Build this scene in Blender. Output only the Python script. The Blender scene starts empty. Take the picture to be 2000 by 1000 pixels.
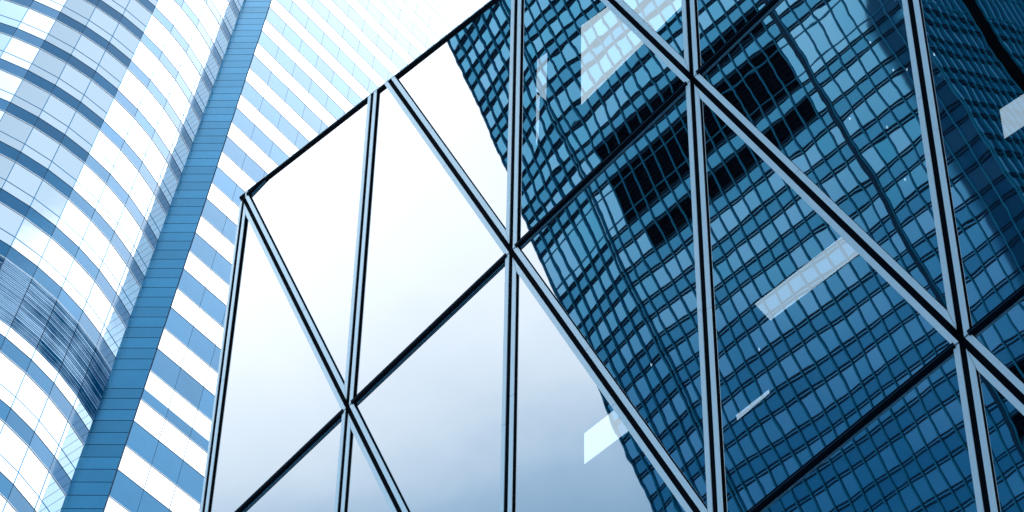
import bpy, bmesh, math, random
import numpy as np
from mathutils import Vector, Matrix

random.seed(7)
sc = bpy.context.scene
C = sc.collection
rad = math.radians

# ---------------------------------------------------------------- camera
FOC = 3200.0                                   # focal length in pixels of the 2000 px wide photograph
up = np.array([114., 2276., -FOC]); up /= np.linalg.norm(up)
view = np.array([0., 0., -1.])
yy = view - (view @ up) * up; yy /= np.linalg.norm(yy)
xx = np.cross(yy, up)
R = np.array([xx, yy, up])                     # camera -> world
cam = bpy.data.cameras.new('camera')
camo = bpy.data.objects.new('camera', cam); C.objects.link(camo)
camo.matrix_world = Matrix([[*R[0], 0], [*R[1], 0], [*R[2], 0], [0, 0, 0, 1]])
cam.sensor_width = 36; cam.lens = FOC / 2000 * 36
cam.clip_start = 0.1; cam.clip_end = 5000
sc.camera = camo
GZ = -1.6                                      # ground level below the camera

def ray(px, py):
    d = R @ np.array([px - 1000, 500 - py, -FOC]); return d / np.linalg.norm(d)
def proj(P):
    c = R.T @ np.asarray(P, float)
    if c[2] > -1e-3: return None
    return 1000 + FOC * c[0] / -c[2], 500 - FOC * c[1] / -c[2]
def azel(az, el):
    a, e = rad(az), rad(el)
    return Vector((math.sin(a) * math.cos(e), math.cos(a) * math.cos(e), math.sin(e)))

# ---------------------------------------------------------------- sky and sun
SUN_AZ, SUN_EL = 165, 32
w = bpy.data.worlds.new('World'); sc.world = w; w.use_nodes = True
nt = w.node_tree; N = nt.nodes; Lk = nt.links; N.clear()
def nd(tree, typ, **kw):
    n = tree.nodes.new(typ)
    for k, v in kw.items(): setattr(n, k, v)
    return n
def mth(tree, op, a, b=None, clamp=False):
    n = tree.nodes.new('ShaderNodeMath'); n.operation = op; n.use_clamp = clamp
    for i, v in enumerate((a, b)):
        if v is None: continue
        if hasattr(v, 'links'): tree.links.new(v, n.inputs[i])
        else: n.inputs[i].default_value = v
    return n.outputs[0]
def mixc(tree, fac, a, b, mode='MIX'):
    n = tree.nodes.new('ShaderNodeMix'); n.data_type = 'RGBA'; n.blend_type = mode
    for s, v in ((n.inputs[0], fac), (n.inputs[6], a), (n.inputs[7], b)):
        if hasattr(v, 'links'): tree.links.new(v, s)
        elif isinstance(v, (int, float)): s.default_value = v
        else: s.default_value = (*v, 1)
    return n.outputs[2]
tc = nd(nt, 'ShaderNodeTexCoord'); gen = tc.outputs['Generated']
sep = nd(nt, 'ShaderNodeSeparateXYZ'); Lk.new(gen, sep.inputs[0])
cr = nd(nt, 'ShaderNodeValToRGB')              # overcast sky: darker and bluer low down, glaring towards the zenith
SKY = [(0.0, (.02, .15, .25)), (.27, (.03, .20, .35)), (.36, (.40, .57, .75)), (.41, (.82, .94, 1.04)),
       (.48, (1.2, 1.26, 1.32)), (.60, (1.6, 1.65, 1.7)), (.80, (2.5, 2.55, 2.6)), (.88, (3.5, 3.52, 3.55)), (1.0, (4.0, 4.0, 4.0))]
el_ = cr.color_ramp.elements
while len(el_) < len(SKY): el_.new(0.5)
for e, (p, c) in zip(el_, SKY): e.position = p; e.color = (c[0] / 5.5, c[1] / 5.5, c[2] / 5.5, 1)
cn = nd(nt, 'ShaderNodeTexNoise'); cn.inputs['Scale'].default_value = 3.2; cn.inputs['Detail'].default_value = 6
cn.inputs['Roughness'].default_value = .5; cn.inputs['Distortion'].default_value = .4
Lk.new(gen, cn.inputs['Vector'])
zz = mth(nt, 'ADD', sep.outputs['Z'], mth(nt, 'MULTIPLY', mth(nt, 'SUBTRACT', cn.outputs['Fac'], .5), .17))
Lk.new(zz, cr.inputs['Fac'])
def cap(az, el, r_in, r_out):                  # soft round patch of the sky, 1 inside
    d = azel(az, el)
    dp = nd(nt, 'ShaderNodeVectorMath', operation='DOT_PRODUCT'); Lk.new(gen, dp.inputs[0]); dp.inputs[1].default_value = d
    m = nd(nt, 'ShaderNodeMapRange', interpolation_type='SMOOTHSTEP'); Lk.new(dp.outputs['Value'], m.inputs[0])
    m.inputs[1].default_value = math.cos(rad(r_out)); m.inputs[2].default_value = math.cos(rad(r_in))
    return m.outputs[0]
clouds = mixc(nt, 1.0, cr.outputs['Color'], (5.5, 5.5, 5.5), 'MULTIPLY')
gap = cap(133, 58, 9.5, 12.5)                      # darker blue sky patch, added for the bay glass to reflect
clouds = mixc(nt, mth(nt, 'MULTIPLY', gap, .93), clouds, (.52, .71, .87))
shade = cap(200, 38, 10, 48)                    # southern sky darkened, added to dim pier and side face reflections
clouds = mixc(nt, mth(nt, 'MULTIPLY', shade, 1.0), clouds, (.13, .25, .34), 'MULTIPLY')
sky = nd(nt, 'ShaderNodeTexSky', sky_type='NISHITA', sun_disc=False)
sky.sun_elevation = rad(SUN_EL); sky.sun_rotation = rad(SUN_AZ)
col = mixc(nt, .04, clouds, sky.outputs['Color'])
bg = nd(nt, 'ShaderNodeBackground'); bg.inputs['Strength'].default_value = 1.0
wo = nd(nt, 'ShaderNodeOutputWorld'); Lk.new(bg.outputs[0], wo.inputs['Surface'])
Lk.new(col, bg.inputs['Color'])

sun = bpy.data.lights.new('sun', 'SUN'); sun.energy = 0.6; sun.angle = rad(10); sun.color = (1, .96, .9)
so = bpy.data.objects.new('sun', sun); C.objects.link(so)
so.rotation_euler = (-azel(SUN_AZ, SUN_EL)).to_track_quat('-Z', 'Y').to_euler()

sc.view_settings.view_transform = 'Standard'; sc.view_settings.look = 'None'
sc.view_settings.exposure = 0; sc.view_settings.gamma = 1
sc.render.engine = 'CYCLES'
sc.cycles.max_bounces = 8; sc.cycles.glossy_bounces = 6; sc.cycles.transparent_max_bounces = 8
sc.render.resolution_x = 1024; sc.render.resolution_y = 512

# ---------------------------------------------------------------- helpers
def tag(o, label=None, cat=None, group=None, kind=None):
    for k, v in (('label', label), ('category', cat), ('group', group), ('kind', kind)):
        if v: o[k] = v
    return o
def empty(name, loc=(0, 0, 0)):
    o = bpy.data.objects.new(name, None); C.objects.link(o); o.location = loc; o.empty_display_size = .5
    return o
class MB:                                      # collects faces, builds ONE mesh
    def __init__(s): s.v = []; s.f = []; s.m = []
    def face(s, pts, mi=0):
        b = len(s.v); s.v += [tuple(map(float, p)) for p in pts]; s.f.append(tuple(range(b, b + len(pts)))); s.m.append(mi)
    def prism(s, base, off, mi=0, mside=None):  # polygon base extruded by off
        base = [np.asarray(p, float) for p in base]; off = np.asarray(off, float)
        top = [p + off for p in base]; n = len(base)
        nr = sum((np.cross(base[i] - base[0], base[(i + 1) % n] - base[0]) for i in range(n)), np.zeros(3))
        if nr @ off < 0: base = base[::-1]; top = top[::-1]
        s.face(base[::-1], mi); s.face(top, mi)
        for i in range(n): s.face([base[i], base[(i + 1) % n], top[(i + 1) % n], top[i]], mi if mside is None else mside)
    def box(s, p, u, v, t, mi=0):              # corner p, edges u v t
        p, u, v, t = (np.asarray(q, float) for q in (p, u, v, t))
        s.prism([p, p + u, p + u + v, p + v], t, mi)
    def build(s, name, mats, parent=None, weld=False):
        me = bpy.data.meshes.new(name); me.from_pydata(s.v, [], s.f)
        if not isinstance(mats, (list, tuple)): mats = [mats]
        for m in mats: me.materials.append(m)
        me.polygons.foreach_set('material_index', s.m); me.update()
        o = bpy.data.objects.new(name, me); C.objects.link(o)
        if parent: o.parent = parent; o.matrix_parent_inverse = Matrix.Translation(-Vector(parent.location))
        return o

def mat(name):
    m = bpy.data.materials.new(name); m.use_nodes = True; m.node_tree.nodes.clear(); return m, m.node_tree
def out(t, sh):
    o = t.nodes.new('ShaderNodeOutputMaterial'); t.links.new(sh, o.inputs['Surface'])
def setc(t, sock, v):
    if hasattr(v, 'links'): t.links.new(v, sock)
    else: sock.default_value = (*v, 1) if isinstance(v, tuple) else v
def glossy(t, colr, rough, normal=None):
    n = t.nodes.new('ShaderNodeBsdfGlossy'); setc(t, n.inputs['Color'], colr); setc(t, n.inputs['Roughness'], rough)
    if normal: t.links.new(normal, n.inputs['Normal'])
    return n.outputs[0]
def diffuse(t, colr, normal=None):
    n = t.nodes.new('ShaderNodeBsdfDiffuse'); setc(t, n.inputs['Color'], colr)
    if normal: t.links.new(normal, n.inputs['Normal'])
    return n.outputs[0]
def mixs(t, fac, a, b):
    n = t.nodes.new('ShaderNodeMixShader'); setc(t, n.inputs[0], fac); t.links.new(a, n.inputs[1]); t.links.new(b, n.inputs[2]); return n.outputs[0]
def fres(t, ior): n = t.nodes.new('ShaderNodeFresnel'); n.inputs[0].default_value = ior; return n.outputs[0]
def noise(t, scale, detail=2, rough=.5, vec=None, dist=0):
    n = t.nodes.new('ShaderNodeTexNoise'); n.inputs['Scale'].default_value = scale; n.inputs['Detail'].default_value = detail
    n.inputs['Roughness'].default_value = rough; n.inputs['Distortion'].default_value = dist
    if vec is None: vec = t.nodes.new('ShaderNodeTexCoord').outputs['Object']
    t.links.new(vec, n.inputs['Vector']); return n.outputs['Fac']
def bump(t, h, dist, strength=1.0):
    n = t.nodes.new('ShaderNodeBump'); n.inputs['Strength'].default_value = strength; setc(t, n.inputs['Distance'], dist)
    t.links.new(h, n.inputs['Height']); return n.outputs[0]

def M_simple(name, c, rough=.5, spec=.1, var=.15, sc_=2.0):
    m, t = mat(name); nz = noise(t, sc_, 4)
    cc = mixc(t, nz, tuple(x * (1 - var) for x in c), tuple(min(1, x * (1 + var)) for x in c))
    out(t, mixs(t, spec, diffuse(t, cc), glossy(t, (.8, .88, .95), rough))); return m

def M_tower_glass(name, tint, wav=.004):
    m, t = mat(name)
    rnd = t.nodes.new('ShaderNodeNewGeometry').outputs['Random Per Island']
    nrm = bump(t, noise(t, .5, 2), wav)
    c = mixc(t, rnd, tuple(x * .93 for x in tint), tint)
    out(t, mixs(t, .04, glossy(t, c, .02, nrm), diffuse(t, (.1, .2, .3)))); return m
def M_cladding(name, tint, rough, k=1.0, ior=1.5):
    m, t = mat(name)
    geo = t.nodes.new('ShaderNodeNewGeometry').outputs['Random Per Island']
    nz = noise(t, 1.1, 5, .65)
    f = mth(t, 'ADD', mth(t, 'MULTIPLY', geo, .42), mth(t, 'MULTIPLY', nz, .45))
    sp = noise(t, 60, 2)
    f = mth(t, 'ADD', f, mth(t, 'MULTIPLY', sp, .3))
    c = mixc(t, f, tuple(x * .72 for x in tint), tuple(min(1, x * 1.25) for x in tint))
    nrm = bump(t, noise(t, 1.2, 2), .003)
    A = mixs(t, .12, glossy(t, c, rough, nrm), diffuse(t, c))
    out(t, mixs(t, mth(t, 'SUBTRACT', mth(t, 'MULTIPLY', fres(t, ior), 2.6 * k), .110, True), A, glossy(t, (.93, .97, 1), .10, nrm))); return m

MAT = {}
MAT['win'] = M_tower_glass('tower_window_glass', (.86, .92, .96))
MAT['clad'] = M_cladding('polished_blue_cladding', (.008, .115, .245), .16)
MAT['pier'] = M_cladding('polished_pier_cladding', (.06, .27, .44), .20, 1.1)
m, t = mat('reflective_frame'); out(t, mixs(t, .1, glossy(t, (.08, .30, .52), .15), diffuse(t, (.0, .05, .12)))); MAT['frame'] = m
MAT['joint'] = M_simple('dark_joint', (.004, .035, .09), .3, .05)
MAT['jointpale'] = M_simple('pale_frame', (.16, .34, .52), .3, .2)
MAT['ledge'] = M_simple('white_ledge', (.75, .8, .85), .3, .3)
MAT['black'] = M_simple('black_gasket', (.0006, .002, .005), .35, .006)
m, t = mat('interior_dark'); out(t, diffuse(t, (.003, .010, .018))); MAT['inside'] = m
MAT['concrete'] = M_simple('concrete', (.25, .28, .30), .6, .05)
m, t = mat('louvre_slat')
geo = t.nodes.new('ShaderNodeNewGeometry').outputs['Random Per Island']
f = mth(t, 'ADD', mth(t, 'MULTIPLY', geo, .35), mth(t, 'MULTIPLY', noise(t, .45, 3, .6), .6))
f = mth(t, 'ADD', f, mth(t, 'MULTIPLY', t.nodes.new('ShaderNodeObjectInfo').outputs['Random'], .35))
cc = t.nodes.new('ShaderNodeValToRGB'); t.links.new(f, cc.inputs[0])
cc.color_ramp.elements[0].position = .42; cc.color_ramp.elements[0].color = (.0, .07, .18, 1)
cc.color_ramp.elements[1].position = .8; cc.color_ramp.elements[1].color = (.36, .60, .86, 1)
out(t, mixs(t, .5, diffuse(t, mixc(t, .5, cc.outputs[0], (.0, .04, .10))), glossy(t, cc.outputs[0], .2))); MAT['slat'] = m
m, t = mat('blue_bead'); out(t, mixs(t, .25, glossy(t, (.12, .34, .52), .08), diffuse(t, (.0, .03, .08)))); MAT['bead'] = m
# brushed aluminium caps of the lattice
m, t = mat('brushed_aluminium')
mp = t.nodes.new('ShaderNodeMapping'); t.links.new(t.nodes.new('ShaderNodeTexCoord').outputs['Object'], mp.inputs['Vector'])
mp.inputs['Scale'].default_value = (6, 6, 1.2)
nz = noise(t, 2.5, 5, .6, mp.outputs[0])
c = mixc(t, nz, (.70, .88, 1.0), (.86, .98, 1.0))
out(t, mixs(t, .54, glossy(t, c, .30, bump(t, nz, .0004)), diffuse(t, (.50, .74, .92)))); MAT['alu'] = m
# reflective facade glass
m, t = mat('reflective_glass')
tcn = t.nodes.new('ShaderNodeTexCoord').outputs['Object']
oi = t.nodes.new('ShaderNodeObjectInfo').outputs['Random']
cx = t.nodes.new('ShaderNodeCombineXYZ'); t.links.new(mth(t, 'MULTIPLY', oi, 97.), cx.inputs[0]); t.links.new(mth(t, 'MULTIPLY', oi, 41.), cx.inputs[1])
va = t.nodes.new('ShaderNodeVectorMath'); t.links.new(tcn, va.inputs[0]); t.links.new(cx.outputs[0], va.inputs[1])
n1 = noise(t, .55, 1, .3, va.outputs[0]); n2 = noise(t, 3.2, 1, .4, va.outputs[0])
hh = mth(t, 'ADD', n1, mth(t, 'MULTIPLY', n2, .055))
nrm = bump(t, hh, mth(t, 'ADD', mth(t, 'MULTIPLY', oi, .0030), .0015))
tr = t.nodes.new('ShaderNodeBsdfTransparent'); tr.inputs[0].default_value = (.86, .93, .97, 1)
fac = mth(t, 'ADD', mth(t, 'MULTIPLY', fres(t, 1.5), .5), .78, True)
fac = mth(t, 'MULTIPLY', fac, mth(t, 'SUBTRACT', 1.0, t.nodes.new('ShaderNodeNewGeometry').outputs['Backfacing']))
out(t, mixs(t, fac, tr.outputs[0], mixs(t, mth(t, 'MULTIPLY', noise(t, 1.3, 5, .7, va.outputs[0], 1.5), .010), glossy(t, (.96, .98, 1.0), .008, nrm), diffuse(t, (.5, .6, .7))))); MAT['glass'] = m
m, t = mat('lamp_diffuser'); e = t.nodes.new('ShaderNodeEmission'); e.inputs[0].default_value = (.74, .88, 1, 1); e.inputs[1].default_value = 2.6
out(t, e.outputs[0]); MAT['lamp'] = m
m, t = mat('bright_lamp_diffuser'); e = t.nodes.new('ShaderNodeEmission'); e.inputs[0].default_value = (.85, .94, 1, 1); e.inputs[1].default_value = 3.4
out(t, e.outputs[0]); MAT['lamp2'] = m
# mirrored tower materials
def M_mtwin(name):
    m, t = mat(name)
    geo = t.nodes.new('ShaderNodeNewGeometry').outputs['Random Per Island']
    cc = mixc(t, geo, (.0, .055, .12), (.004, .11, .21))
    nz = noise(t, .06, 3)
    f = mth(t, 'ADD', mth(t, 'MULTIPLY', geo, .42), mth(t, 'MULTIPLY', nz, .5))
    gl = mixc(t, f, (.01, .26, .42), (.28, .54, .76))
    out(t, mixs(t, .8, diffuse(t, cc), glossy(t, gl, .03))); return m
MAT['mwin'] = M_mtwin('curtain_wall_glass')
m, t = mat('spandrel_glass')
geo = t.nodes.new('ShaderNodeNewGeometry').outputs['Random Per Island']
out(t, mixs(t, .6, diffuse(t, mixc(t, geo, (.0, .04, .10), (.001, .08, .17))), glossy(t, (.07, .31, .50), .06))); MAT['mspan'] = m
MAT['mmull'] = M_simple('teal_mullion', (.000, .085, .165), .3, .012)
MAT['mledge'] = M_simple('dark_ledge', (.000, .014, .036), .3, .006)
MAT['mslat'] = M_simple('black_slat', (.001, .006, .016), .4, .0)
MAT['mblack'] = M_simple('black_louvre', (.0005, .001, .003), .4, .0)
m, t = mat('asphalt'); nz = noise(t, 30, 6, .7); out(t, diffuse(t, mixc(t, nz, (.035, .038, .042), (.065, .068, .072)))); MAT['asphalt'] = m
m, t = mat('paving'); nz = noise(t, 5, 6, .7); out(t, diffuse(t, mixc(t, nz, (.26, .30, .34), (.38, .43, .47)))); MAT['paving'] = m

# ---------------------------------------------------------------- ground
g = MB(); g.face([(-1500, -1500, GZ), (1500, -1500, GZ), (1500, 1500, GZ), (-1500, 1500, GZ)])
tag(g.build('ground', MAT['paving']), kind='structure')

# ---------------------------------------------------------------- lattice geometry of the glass building
H = np.array([[227.303960, -135.613798, 479.091178], [-274.379994, 551.889754, 389.046079], [-.0399718898, -.123262289, 1.]])
Ki = np.array([[1 / FOC, 0, -1000 / FOC], [0, -1 / FOC, 500 / FOC], [0, 0, -1.]])
G = Ki @ H
if G[2, 2] > 0: G = -G
G = R @ G; G *= 3.0 / np.linalg.norm(G[:, 0])
A, B, P0 = G.T
n = np.cross(A, B); n /= np.linalg.norm(n)
if n @ P0 > 0: n = -n                          # points out of the facade, towards the camera side
U = A / np.linalg.norm(A); V = np.cross(n, U)
if V @ B > 0: V = -V                           # V points up the facade
def uv(i, j):
    p = i * A + j * B; return np.array([p @ U, p @ V])
def P3(q, d=0.0): return P0 + q[0] * U + q[1] * V + d * n
def px2uv(px, py):
    d = ray(px, py); X = d * (P0 @ n) / (d @ n) - P0; return np.array([X @ U, X @ V])
def clip(poly, p, nn):                         # keep the side (x-p).nn >= 0
    o = []
    for k in range(len(poly)):
        a, b = poly[k], poly[(k + 1) % len(poly)]
        da, db = (a - p) @ nn, (b - p) @ nn
        if da >= 0: o.append(a)
        if (da >= 0) != (db >= 0): o.append(a + (b - a) * da / (da - db))
    return o
def unit(v): return v / np.linalg.norm(v)
def left(v): return np.array([-v[1], v[0]])
# roof line
r0, r1 = px2uv(480, 380), px2uv(870, 76)
rd = unit(r1 - r0); rn = left(rd)
if rn[1] > 0: rn = -rn                         # points down into the facade
# ground line
gdir = np.array([U[2], V[2]]); gn = unit(gdir)
gp = gn * ((GZ + .05 - P0[2]) / np.linalg.norm(gdir))
edge_p = uv(0, 0); ed = unit(uv(0, 1) - uv(0, 0)); en = left(ed)
if en[0] < 0: en = -en                         # towards the inside of the facade
ed_off = .085
glass_building = empty('glass_building', tuple(P0 - np.array([0, 0, P0[2] - GZ])))
tag(glass_building, 'building front of mirror glass triangles in a lattice of twin metal bars, slanting roof edge', 'building')
IM, JM = 7, 5
Hdir = unit(uv(1, 0)); Vdir = unit(uv(0, 1)); Ddir = unit(uv(1, 1))   # right-up, down, right-down
def inb(poly, roof=0.0, side=0.0):
    poly = clip(poly, r0 + rn * roof, rn)
    if poly: poly = clip(poly, gp, gn)
    if poly: poly = clip(poly, edge_p - en * (ed_off + side), en)
    return poly
# glass triangles
for i in range(-0, IM):
    for j in range(-1, JM):
        for tri in (((i, j), (i + 1, j), (i + 1, j + 1)), ((i, j), (i + 1, j + 1), (i, j + 1))):
            poly = inb([uv(*q) for q in tri], .01)
            if len(poly) < 3: continue
            ar = abs(sum(poly[k][0] * poly[(k + 1) % len(poly)][1] - poly[(k + 1) % len(poly)][0] * poly[k][1] for k in range(len(poly)))) / 2
            if ar < .02: continue
            c = sum(poly) / len(poly)
            poly = [c + (q - c) * .999 for q in poly]
            tx, ty = random.uniform(-.0016, .0016), random.uniform(-.0016, .0016)
            mb = MB(); mb.prism([P3(q, -.018 + (q - c) @ np.array([tx, ty])) for q in poly], .012 * n)
            mb.build('glass_pane', MAT['glass'], glass_building)
# lattice members
BARW, PROUD, CAP = .058, .020, .010
def strip(pa, pb, x0, x1, sidev):              # polygon along pa-pb between offsets x0..x1 along sidev
    return [pa + sidev * x0, pb + sidev * x0, pb + sidev * x1, pa + sidev * x1]
bisect_dir = unit(Vdir + Ddir)                 # separates V and D members at a node
def member(kind, pa, pb, a_node, b_node):
    d = unit(pb - pa); s = left(d)
    if s[0] < 0: s = -s                        # points right
    def trims(poly):
        poly = list(poly)
        for (p, nodal, sign) in ((pa, a_node, 1), (pb, b_node, -1)):
            if not nodal: continue
            hn = left(Hdir); hn = hn if (hn @ (d * sign)) > 0 else -hn
            poly = clip(poly, p + hn * .009, hn)
            bn = left(bisect_dir); bn = bn if bn @ (d * sign) > 0 else -bn
            if poly: poly = clip(poly, p + bn * .0025, bn)
            if not poly: return poly
        return poly
    base = MB(); caps = MB()
    ext = d * 0.0
    if kind == 'v':   bars = ((-.094, -.094 + BARW), (.026, .026 + BARW)); bw = (-.094, .086)
    elif kind == 'd': bars = ((-.096, -.096 + .062), (.032, .032 + .062)); bw = (-.096, .096)
    p = inb(strip(pa - ext, pb + ext, bw[0], bw[1], s), .0)
    if len(p) < 3: return
    base.prism([P3(q, 0) for q in p], n * PROUD)
    for (x0, x1) in bars:
        p = inb(strip(pa, pb, x0, x1, s), .045 if kind == 'x' else -.01)
        p = trims(p) if p else p
        if len(p) >= 3:
            L_ = np.linalg.norm(pb - pa); cut = pa + d * L_ * random.uniform(.3, .6)
            for sg in (1, -1):
                pc = clip(p, cut + d * sg * .0025, d * sg)
                if len(pc) >= 3: caps.prism([P3(q, PROUD) for q in pc], n * CAP)
    nm = 'mullion' if kind == 'v' else 'diagonal_brace'
    o = base.build(nm, MAT['black'], glass_building)
    if caps.f: caps.build('cover_bar', MAT['alu'], o)
# parents of cover bars are meshes at the origin of the building
for i in range(0, IM + 1):
    for j in range(-1, JM): member('v', uv(i, j), uv(i, j + 1), True, True)
for i in range(0, IM):
    for j in range(-1, JM): member('d', uv(i, j), uv(i + 1, j + 1), True, True)
for i in range(0, IM):
    for j in range(-1, JM + 1):
        pa, pb = uv(i, j), uv(i + 1, j); s = left(Hdir); s = s if s[1] > 0 else -s
        pa = pa + Hdir * .08; pb = pb - Hdir * .08
        p = inb(strip(pa, pb, -.024, .034, s))
        if len(p) < 3: continue
        mb = MB(); mb.prism([P3(q, 0) for q in p], n * (PROUD + .022))
        p = inb(strip(pa, pb, .004, .009, s))
        if len(p) >= 3: mb.prism([P3(q, PROUD + .022) for q in p], n * .005, 1)
        p = inb(strip(pa, pb, -.044, -.0225, s))
        if len(p) >= 3: mb.prism([P3(q, 0) for q in p], n * .008, 2)
        mb.build('transom', [MAT['black'], MAT['joint'], MAT['bead']], glass_building)
# roof edge beam
rb0 = r0 - rd * .12; rb1 = r0 + rd * 24
mb = MB()
mb.prism([P3(q, -.30) for q in strip(rb0, rb1, -.020, .024, rn)], n * (.30 + PROUD + .002))
mb.prism([P3(q, PROUD + .002) for q in strip(rb0, rb1, -.024, -.014, rn)], n * .012, 1)
mb.build('roof_edge', [MAT['black'], MAT['alu']], glass_building)
# body behind the glass: side, back, roof and dark interior
outl = inb([uv(-1, -2), uv(IM, -2), uv(IM, JM + 1), uv(-1, JM + 1)], .02)
back = -np.array([n[0], n[1], 0]) / np.hypot(n[0], n[1]) * 9
bod = MB()
pts = [P3(q, -.06) for q in outl]
for k in range(len(pts)):
    a_, b_ = pts[k], pts[(k + 1) % len(pts)]
    bod.face([a_, b_, b_ + back, a_ + back])
bod.face([p + back for p in pts])
bod.build('building_body', MAT['inside'], glass_building)

# ceiling lights inside, seen through the glass
def hit_glass(px, py, depth):
    d = ray(px, py); return d * ((P0 @ n) - depth) / (d @ n)
lights = [
    ('large bright ceiling light behind glass near the top, cut by a diagonal brace', .5, [(1135, 52), (1262, -40), (1420, -75), (1135, 205)]),
    ('long slim ceiling light seen behind glass beside a diagonal brace, right of centre', 1.6, [(1475, 595), (1505, 626), (1690, 487), (1652, 458)]),
    ('short bright ceiling light behind the sky-reflecting glass next to the mirrored tower edge', 1.4, [(1141, 849), (1141, 907), (1238, 834), (1206, 798)]),
    ('thin sliver of ceiling light low behind the dark glass, below the long slim light', 1.6, [(1438, 813), (1440, 821), (1503, 768), (1502, 763)]),
    ('pale ceiling light behind the dark glass at the right edge of the picture', 1.6, [(1953, 216), (1962, 271), (2030, 226), (2030, 166)]),
    ('small ceiling light behind glass just right of the long upright mullion, above a narrow strip', .5, [(1049, 118), (1069, 104), (1067, 196), (1047, 181)]),
    ('narrow hanging light strip behind glass under the small ceiling light', .5, [(1047, 184), (1054, 189), (1052, 268), (1047, 284)]),
]
for lab, dep, q in lights:
    c = hit_glass(sum(p[0] for p in q) / 4, sum(p[1] for p in q) / 4, dep)
    pts = []
    for p in q:
        d = ray(*p); pts.append(d * c[2] / d[2])
    cen = sum(pts) / 4
    root = empty('ceiling_light', tuple(cen)); tag(root, lab, 'ceiling light', 'ceiling lights inside the glass building')
    mb = MB(); mb.prism(pts, (0, 0, .02)); mb.build('diffuser', MAT['lamp2' if lab.startswith(('large', 'short')) else 'lamp'], root)
    big = [cen + (p - cen) * 1.0 for p in pts]
    mb = MB(); mb.prism([p + np.array([0, 0, .021]) for p in big], (0, 0, .06)); mb.build('housing', MAT['inside'], root)
for (px, py) in ((1745, 138), (1733, 250), (1700, 84), (1825, 108), (1772, 137), (1483, 684), (1272, 714), (1660, 233), (1768, 352)):
    c = hit_glass(px, py, 1.2); mb = MB()
    mb.prism([c + np.array([math.cos(k * rad(45)) * .010, math.sin(k * rad(45)) * .010, 0]) for k in range(8)], (0, 0, .03))
    tag(mb.build('spotlight', MAT['lamp']), 'tiny round spotlight glinting behind the dark mirror glass', 'spotlight', 'tiny spotlights inside the glass building')

# ---------------------------------------------------------------- office tower on the left
S = .645
K1 = np.array([-35.42, 95.0]) * S; K2 = np.array([-31.88, 94.78]) * S
def dirv(az): return np.array([math.sin(rad(az)), math.cos(rad(az))])
nodes = [K1]
for k in range(13):
    az = 22.0 if k == 0 else 20.4 + 6.4 * k
    nodes.append(nodes[-1] - dirv(az) * 2.88 * S)
wing_d = dirv(42.2); MOD = 2.93 * S
wing_n = np.array([wing_d[1], -wing_d[0]])     # outwards (south-east)
floors = []                                    # (top, is_plant)
T = 115.74
tops = [115.74 + 6.2 * k for k in range(0, 24)] + [105.78 - 6.13 * k for k in range(0, 17)]
tower = empty('office_tower', (K2[0], K2[1], GZ))
tag(tower, 'tall office tower with a curved bay, recessed pier and flat wing', 'office building')
def z_(l): return l * S
def q3(p, z): return np.array([p[0], p[1], z])
wins = []                                      # candidate windows (screen area, pieces)
def panel(mb, p, q, zb, zt, nrm, gap=.015, th=.05, mi=0):
    d = unit(q - p); L = np.linalg.norm(q - p)
    a_ = p + d * gap; b_ = q - d * gap
    off = np.array([nrm[0], nrm[1], 0]) * th
    mb.prism([q3(a_, zb + gap), q3(b_, zb + gap), q3(b_, zt - gap), q3(a_, zt - gap)], off, mi)
def ledge(mb, p, q, z, nrm, h, out_, mi):
    mb.prism([q3(p, z - h / 2), q3(q, z - h / 2), q3(q, z + h / 2), q3(p, z + h / 2)], np.array([nrm[0], nrm[1], 0]) * out_, mi)
bay = MB(); wing = MB(); pier = MB(); back_b = MB()
def rnd_n(nn, amt=.004):                       # panes are never set perfectly true
    return nn
for k in range(len(nodes) - 1):
    q, p = nodes[k], nodes[k + 1]
    d = unit(q - p); nrm = np.array([d[1], -d[0]])
    for tp in tops:
        low = tp < 110
        per = 6.13 if low else 6.2
        panel(bay, p, q, z_(tp - 3.1), z_(tp - 1.4), nrm, .014, .055)
        ledge(bay, p, q, z_(tp - 3.1) - .03, nrm, .035, .085, 1)     # pale ledge under the band
        ledge(bay, p, q, z_(tp - 1.4) + .0, nrm, .02, .075, 2)
        zb2 = tp - per
        pcs = [(p, q, z_(zb2), z_(tp - 3.1) - .055, nrm), (p, q, z_(tp - 1.4), z_(tp), nrm)]
        plant = abs(tp - 115.74) < .01
        wins.append(((p + q) / 2, z_(tp - .7), [(p, q, z_(tp - 1.4) + .012, z_(tp), nrm)] , 'bay', k, tp, 's'))
        if not plant: wins.append(((p + q) / 2, z_(tp - 4.6), [(p, q, z_(zb2), z_(tp - 3.1) - .055, nrm)], 'bay', k, tp, 't'))
NW = 30
for k in range(NW):
    p = K2 + wing_d * MOD * k; q = p + wing_d * MOD
    for tp in tops:
        low = tp < 110; per = 6.13 if low else 6.2
        panel(wing, p, q, z_(tp - 3.1), z_(tp), wing_n, .012, .055)
        ledge(wing, p, q, z_(tp - 3.1) - .03, wing_n, .03, .08, 1)
        ledge(wing, p, q, z_(tp) - .0, wing_n, .02, .075, 2)
        if abs(tp - 115.74) < .01:
            for (a_, b_) in ((112.69, 110.04), (108.7, 105.78)):
                wins.append(((p + q) / 2, z_((a_ + b_) / 2), [(p, q, z_(b_), z_(a_) - .05, wing_n)], 'wing', k, tp, 't'))
            panel(wing, p, q, z_(108.7), z_(110.04), wing_n, .012, .055)
            ledge(wing, p, q, z_(108.7) - .03, wing_n, .03, .08, 1)
        else:
            wins.append(((p + q) / 2, z_(tp - 4.6), [(p, q, z_(tp - per), z_(tp - 3.1) - .05, wing_n)], 'wing', k, tp, 't'))
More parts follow.
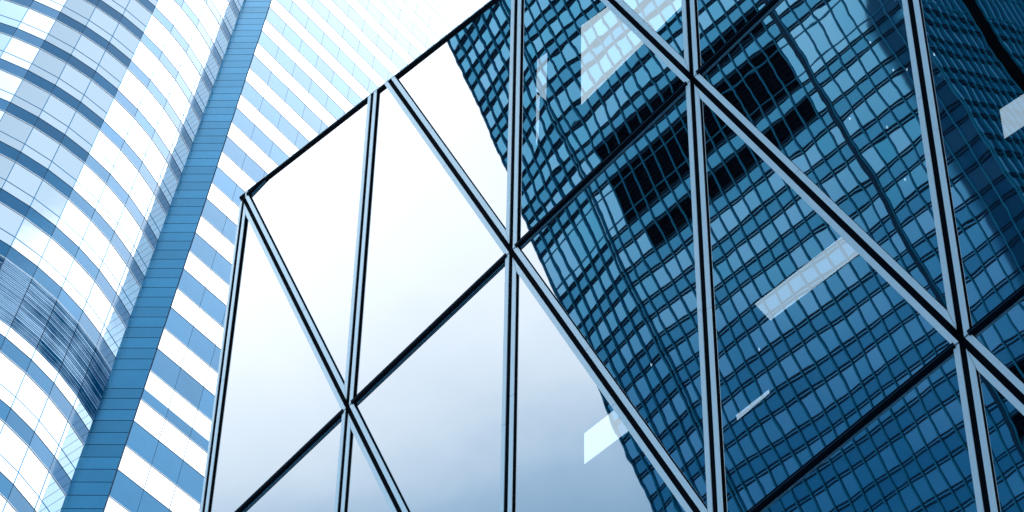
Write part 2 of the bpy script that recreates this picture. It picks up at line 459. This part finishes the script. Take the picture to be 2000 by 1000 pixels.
for k in range(len(nodes) - 1):                # upright seams and transoms of the bay
    q, p = nodes[k], nodes[k + 1]; d = unit(q - p); nrm = np.array([d[1], -d[0]])
    for tp in tops:
        for (za, zb) in ((tp - 3.1 - (3.05 if tp < 110 else 3.1), tp - 3.1), (tp - 1.4, tp)):
            if abs(tp - 115.74) < .01 and za < 112: continue
            bay.prism([q3(p - d * .022, z_(za)), q3(p + d * .022, z_(za)), q3(p + d * .022, z_(zb)), q3(p - d * .022, z_(zb))], np.array([nrm[0], nrm[1], 0]) * .068, 3)
        if abs(tp - 105.78) > .01: bay.prism([q3(p, z_(tp) - .02), q3(q, z_(tp) - .02), q3(q, z_(tp) + .02), q3(p, z_(tp) + .02)], np.array([nrm[0], nrm[1], 0]) * .062, 3)
# merge the bay's tall pane with the short pane directly below it
byk = {}
for w_ in wins: byk[(w_[3], w_[4], round(w_[5], 2), w_[6])] = w_
cells = []
for w_ in wins:
    if w_[3] == 'wing': cells.append((w_[0], w_[1], w_[2])); continue
    if w_[6] == 't':
        per = 6.13 if w_[5] < 110 else 6.2
        s_ = [x for x in wins if x[3] == 'bay' and x[4] == w_[4] and x[6] == 's' and abs(x[5] - (w_[5] - per)) < .05]
        cells.append((w_[0], w_[1], w_[2] + (s_[0][2] if s_ else [])))
    elif abs(w_[5] - 105.78) < .01: cells.append((w_[0], w_[1], w_[2]))
def area(c):
    pr = proj(q3(c[0], c[1]))
    if pr is None: return 0
    x, y = pr
    if not (-25 < x < 2000 and -25 < y < 1020): return 0
    if x > 478 - (y - 385) * .125 and y > 380: return 0
    if x > 478 and y > 380 - (x - 480) * .776: return 0
    a_ = 0
    for (p, q, zb, zt, nn) in c[2]:
        P = [proj(q3(*v)) for v in ((p, zb), (q, zb), (q, zt), (p, zt))]
        a_ += abs(sum(P[i][0] * P[(i + 1) % 4][1] - P[(i + 1) % 4][0] * P[i][1] for i in range(4))) / 2
    return a_
order = sorted(range(len(cells)), key=lambda i: -area(cells[i]))
rest = MB()
for r_, i in enumerate(order):
    mb = MB() if r_ < 100 else rest
    for (p, q, zb, zt, nn) in cells[i][2]:
        tw = nn + np.array([random.uniform(-1, 1), random.uniform(-1, 1)]) * .0
        panel(mb, p, q, zb, zt, tw, .022, .045)
    if r_ < 100: mb.build('window', MAT['win'], tower)
tag(rest.build('window', MAT['win'], tower), kind='stuff')
bay.build('bay_cladding', [MAT['clad'], MAT['ledge'], MAT['joint'], MAT['frame']], tower)
wing.build('wing_cladding', [MAT['clad'], MAT['ledge'], MAT['joint']], tower)
# pier (recessed strip between bay and wing)
pd_ = unit(K2 - K1); pn = np.array([pd_[1], -pd_[0]])
for tp in tops + [112.65]:
    if tp == 112.65: hs = [(112.65 - .0, 110.04), (110.04, 108.7), (108.7, 107.2), (107.2, 105.78)]
    else:
        per = 6.13 if tp < 110 else 6.2
        last = tp - per
        hs = [(tp, tp - 1.55), (tp - 1.55, tp - 3.1)]
        if abs(tp - 115.74) > .01: hs += [(tp - 3.1, tp - 4.65), (tp - 4.65, last)]
    for (a_, b_) in hs: panel(pier, K1, K2, z_(b_), z_(a_), pn, .024, .05)
pier.build('corner_pier', MAT['pier'], tower)
# structure behind the cladding
zt = z_(max(tops)); ring = [p for p in nodes[::-1]] + [K2, K2 + wing_d * MOD * NW]
far = [ring[-1] + dirv(-47.8) * 22, ring[0] + dirv(10) * 30]
mb = MB(); full = ring + far
for k in range(len(full)):
    a_, b_ = full[k], full[(k + 1) % len(full)]
    mb.face([q3(a_, GZ), q3(b_, GZ), q3(b_, zt), q3(a_, zt)])
mb.face([q3(p, zt) for p in full])
mb.build('structural_wall', MAT['joint'], tower)
# louvred panels of the plant floor on the bay
for k in range(len(nodes) - 1):
    q, p = nodes[k], nodes[k + 1]; d = unit(q - p); nrm = np.array([d[1], -d[0]])
    mb = MB(); z0_, z1_ = z_(105.78), z_(112.69) - .05; ns = 30; st = (z1_ - z0_) / ns
    for s_ in range(ns):
        zc = z0_ + st * (s_ + .15); o3 = np.array([nrm[0], nrm[1], 0])
        jit = random.uniform(-.012, .012)
        a_, b_ = q3(p + d * .02, zc), q3(q - d * .02, zc)
        mb.prism([a_, b_, b_ + o3 * (.075) + np.array([0, 0, -st * .1 + jit]), a_ + o3 * .075 + np.array([0, 0, -st * .1 + jit])], (0, 0, st * .55))
    mb.build('louvre_panel', MAT['slat'], tower)

# ---------------------------------------------------------------- tower mirrored in the glass (stands behind the camera)
Cp = 2 * (P0 @ n) * n
RC = Cp[:2] + dirv(-122.6) * 134
md = dirv(-48); MM = 1.54
mirror_tower = empty('curtain_wall_tower', (RC[0], RC[1], GZ))
tag(mirror_tower, 'tall blue curtain wall tower with gridded windows, seen mirrored in the glass facade', 'office building')
def meet(p, d, az):                            # where p + t d is seen at azimuth az from Cp
    r = dirv(az); M2 = np.array([[d[0], -r[0]], [d[1], -r[1]]]); tt = np.linalg.solve(M2, Cp[:2] - p); return p + d * tt[0], tt[0]
PF = RC + md * MM * 24.5
ld = dirv(-63); PL, tl = meet(PF, ld, -105.7)
sd = dirv(-146); PK, tk = meet(RC, sd, -124.5)
kd = dirv(-146 + 90); PK2 = PK - kd * 0 + sd * 0
# spandrel bands (z0, z1)
bands = []
zt_ = 82.6
while zt_ > 0: bands.append((zt_ - 1.65, zt_)); zt_ -= 4.0
zb_ = 88.3
while zb_ < 185: bands.append((zb_, zb_ + 1.6)); zb_ += 4.0
bands.sort()
TOPM = bands[-1][1]
def mface(p, q, nm, label=None, black=lambda m_, za, zb: False, transoms=True):
    d = unit(q - p); L = np.linalg.norm(q - p); nn = np.array([d[1], -d[0]])
    if nn @ (Cp[:2] - (p + q) / 2) < 0: nn = -nn
    o3 = np.array([nn[0], nn[1], 0])
    ms = L / nm
    gl = MB(); bk = MB(); mu = MB(); le = MB()
    for m_ in range(nm):
        a_, b_ = p + d * ms * m_, p + d * ms * (m_ + 1)
        for s_, (z0_, z1_) in enumerate(bands):
            gl.face([q3(a_, z0_), q3(b_, z0_), q3(b_, z1_), q3(a_, z1_)], 1)
            if s_ + 1 < len(bands):
                za, zb = z1_, bands[s_ + 1][0]
                if black(m_, za, zb):
                    pts = [q3(a_, za), q3(b_, za), q3(b_, zb), q3(a_, zb)]
                    bk.face([x - o3 * .25 for x in pts])
                    for h_ in np.arange(za + .3, zb, .55): bk.box(q3(a_, h_) - o3 * .24, q3(b_, h_) - q3(a_, h_), (0, 0, .07), o3 * .05, 1)
                else:
                    gl.face([q3(a_, za), q3(b_, za), q3(b_, zb), q3(a_, zb)], 0)
    for m_ in range(nm + 1):
        a_ = p + d * ms * m_
        mu.box(q3(a_ - d * .055, 0), q3(d * .11, 0), (0, 0, TOPM), o3 * .22)
    for (z0_, z1_) in bands:
        for zz_ in (z0_, z1_):
            for dz in (-.20, .11):
                le.box(q3(p - d * .12, zz_ + dz), q3(q - p + d * .24, 0), (0, 0, .085), o3 * .16)
    for s_ in range(len(bands) - 1):
        za, zb = bands[s_][1], bands[s_ + 1][0]
        if zb - za > 4 and transoms:
            for zz_ in (za + 1.1, zb - 1.1): mu.box(q3(p, zz_), q3(q - p, 0), (0, 0, .09), o3 * .1)
    wn = gl.build('curtain_wall', [MAT['mwin'], MAT['mspan']], mirror_tower)
    mu.build('mullion_grid', MAT['mmull'], mirror_tower)
    le.build('floor_ledge', MAT['mledge'], mirror_tower)
    if bk.f: bk.build('louvre_screen', [MAT['mblack'], MAT['mslat']], mirror_tower)
def blk(m_, za, zb):
    if 8 <= m_ <= 22 and (abs(za - 82.6) < .2 or abs(za - 78.6) < .2 or abs(za - 89.9) < .2): return not (abs(za - 78.6) < .2 and m_ == 22)
    if m_ <= 6 and (abs(za - 42.6) < .3 or abs(za - 46.6) < .3): return True
    return False
mface(RC, PF, 25, black=blk)
mface(PF, PL, 6)
mface(RC, PK, 9)
# groove column on the main face, set proud as a dark fin
cb = MB(); a_ = RC + md * (MM * 7.15 - .38); nn = np.array([md[1], -md[0]]); nn = nn if nn @ (Cp[:2] - RC) > 0 else -nn
cb.box(q3(a_, 0), q3(md * .40, 0), (0, 0, TOPM), q3(nn * .30, 0)); cb.build('vertical_fin', MAT['mledge'], mirror_tower)
cb = MB(); a_ = PF - md * .5; cb.box(q3(a_, 0), q3(md * .10, 0), (0, 0, TOPM), q3(nn * .3, 0)); cb.build('vertical_fin', MAT['mmull'], mirror_tower)
# recess and far bay past the side face
nS = np.array([sd[1], -sd[0]]); nS = nS if nS @ (Cp[:2] - RC) > 0 else -nS
R1 = PK - nS * 3; R2 = R1 + sd * 2.8; R3 = R2 + nS * 3.3; R4 = R3 + sd * 26
rc = MB()
for (p, q) in ((PK, R1), (R1, R2), (R2, R3)): rc.face([q3(p, 0), q3(q, 0), q3(q, TOPM), q3(p, TOPM)])
rc.build('recess_wall', MAT['mblack'], mirror_tower)
mface(R3, R4, 18)
bw = MB(); bk1 = PL - nn * 30; bk2 = R4 - nn * 0 - md * 0
for (p, q) in ((PL, PL + dirv(-120) * 40), (PL + dirv(-120) * 40, R4)): bw.face([q3(p, 0), q3(q, 0), q3(q, TOPM), q3(p, TOPM)])
bw.build('rear_wall', MAT['mspan'], mirror_tower)
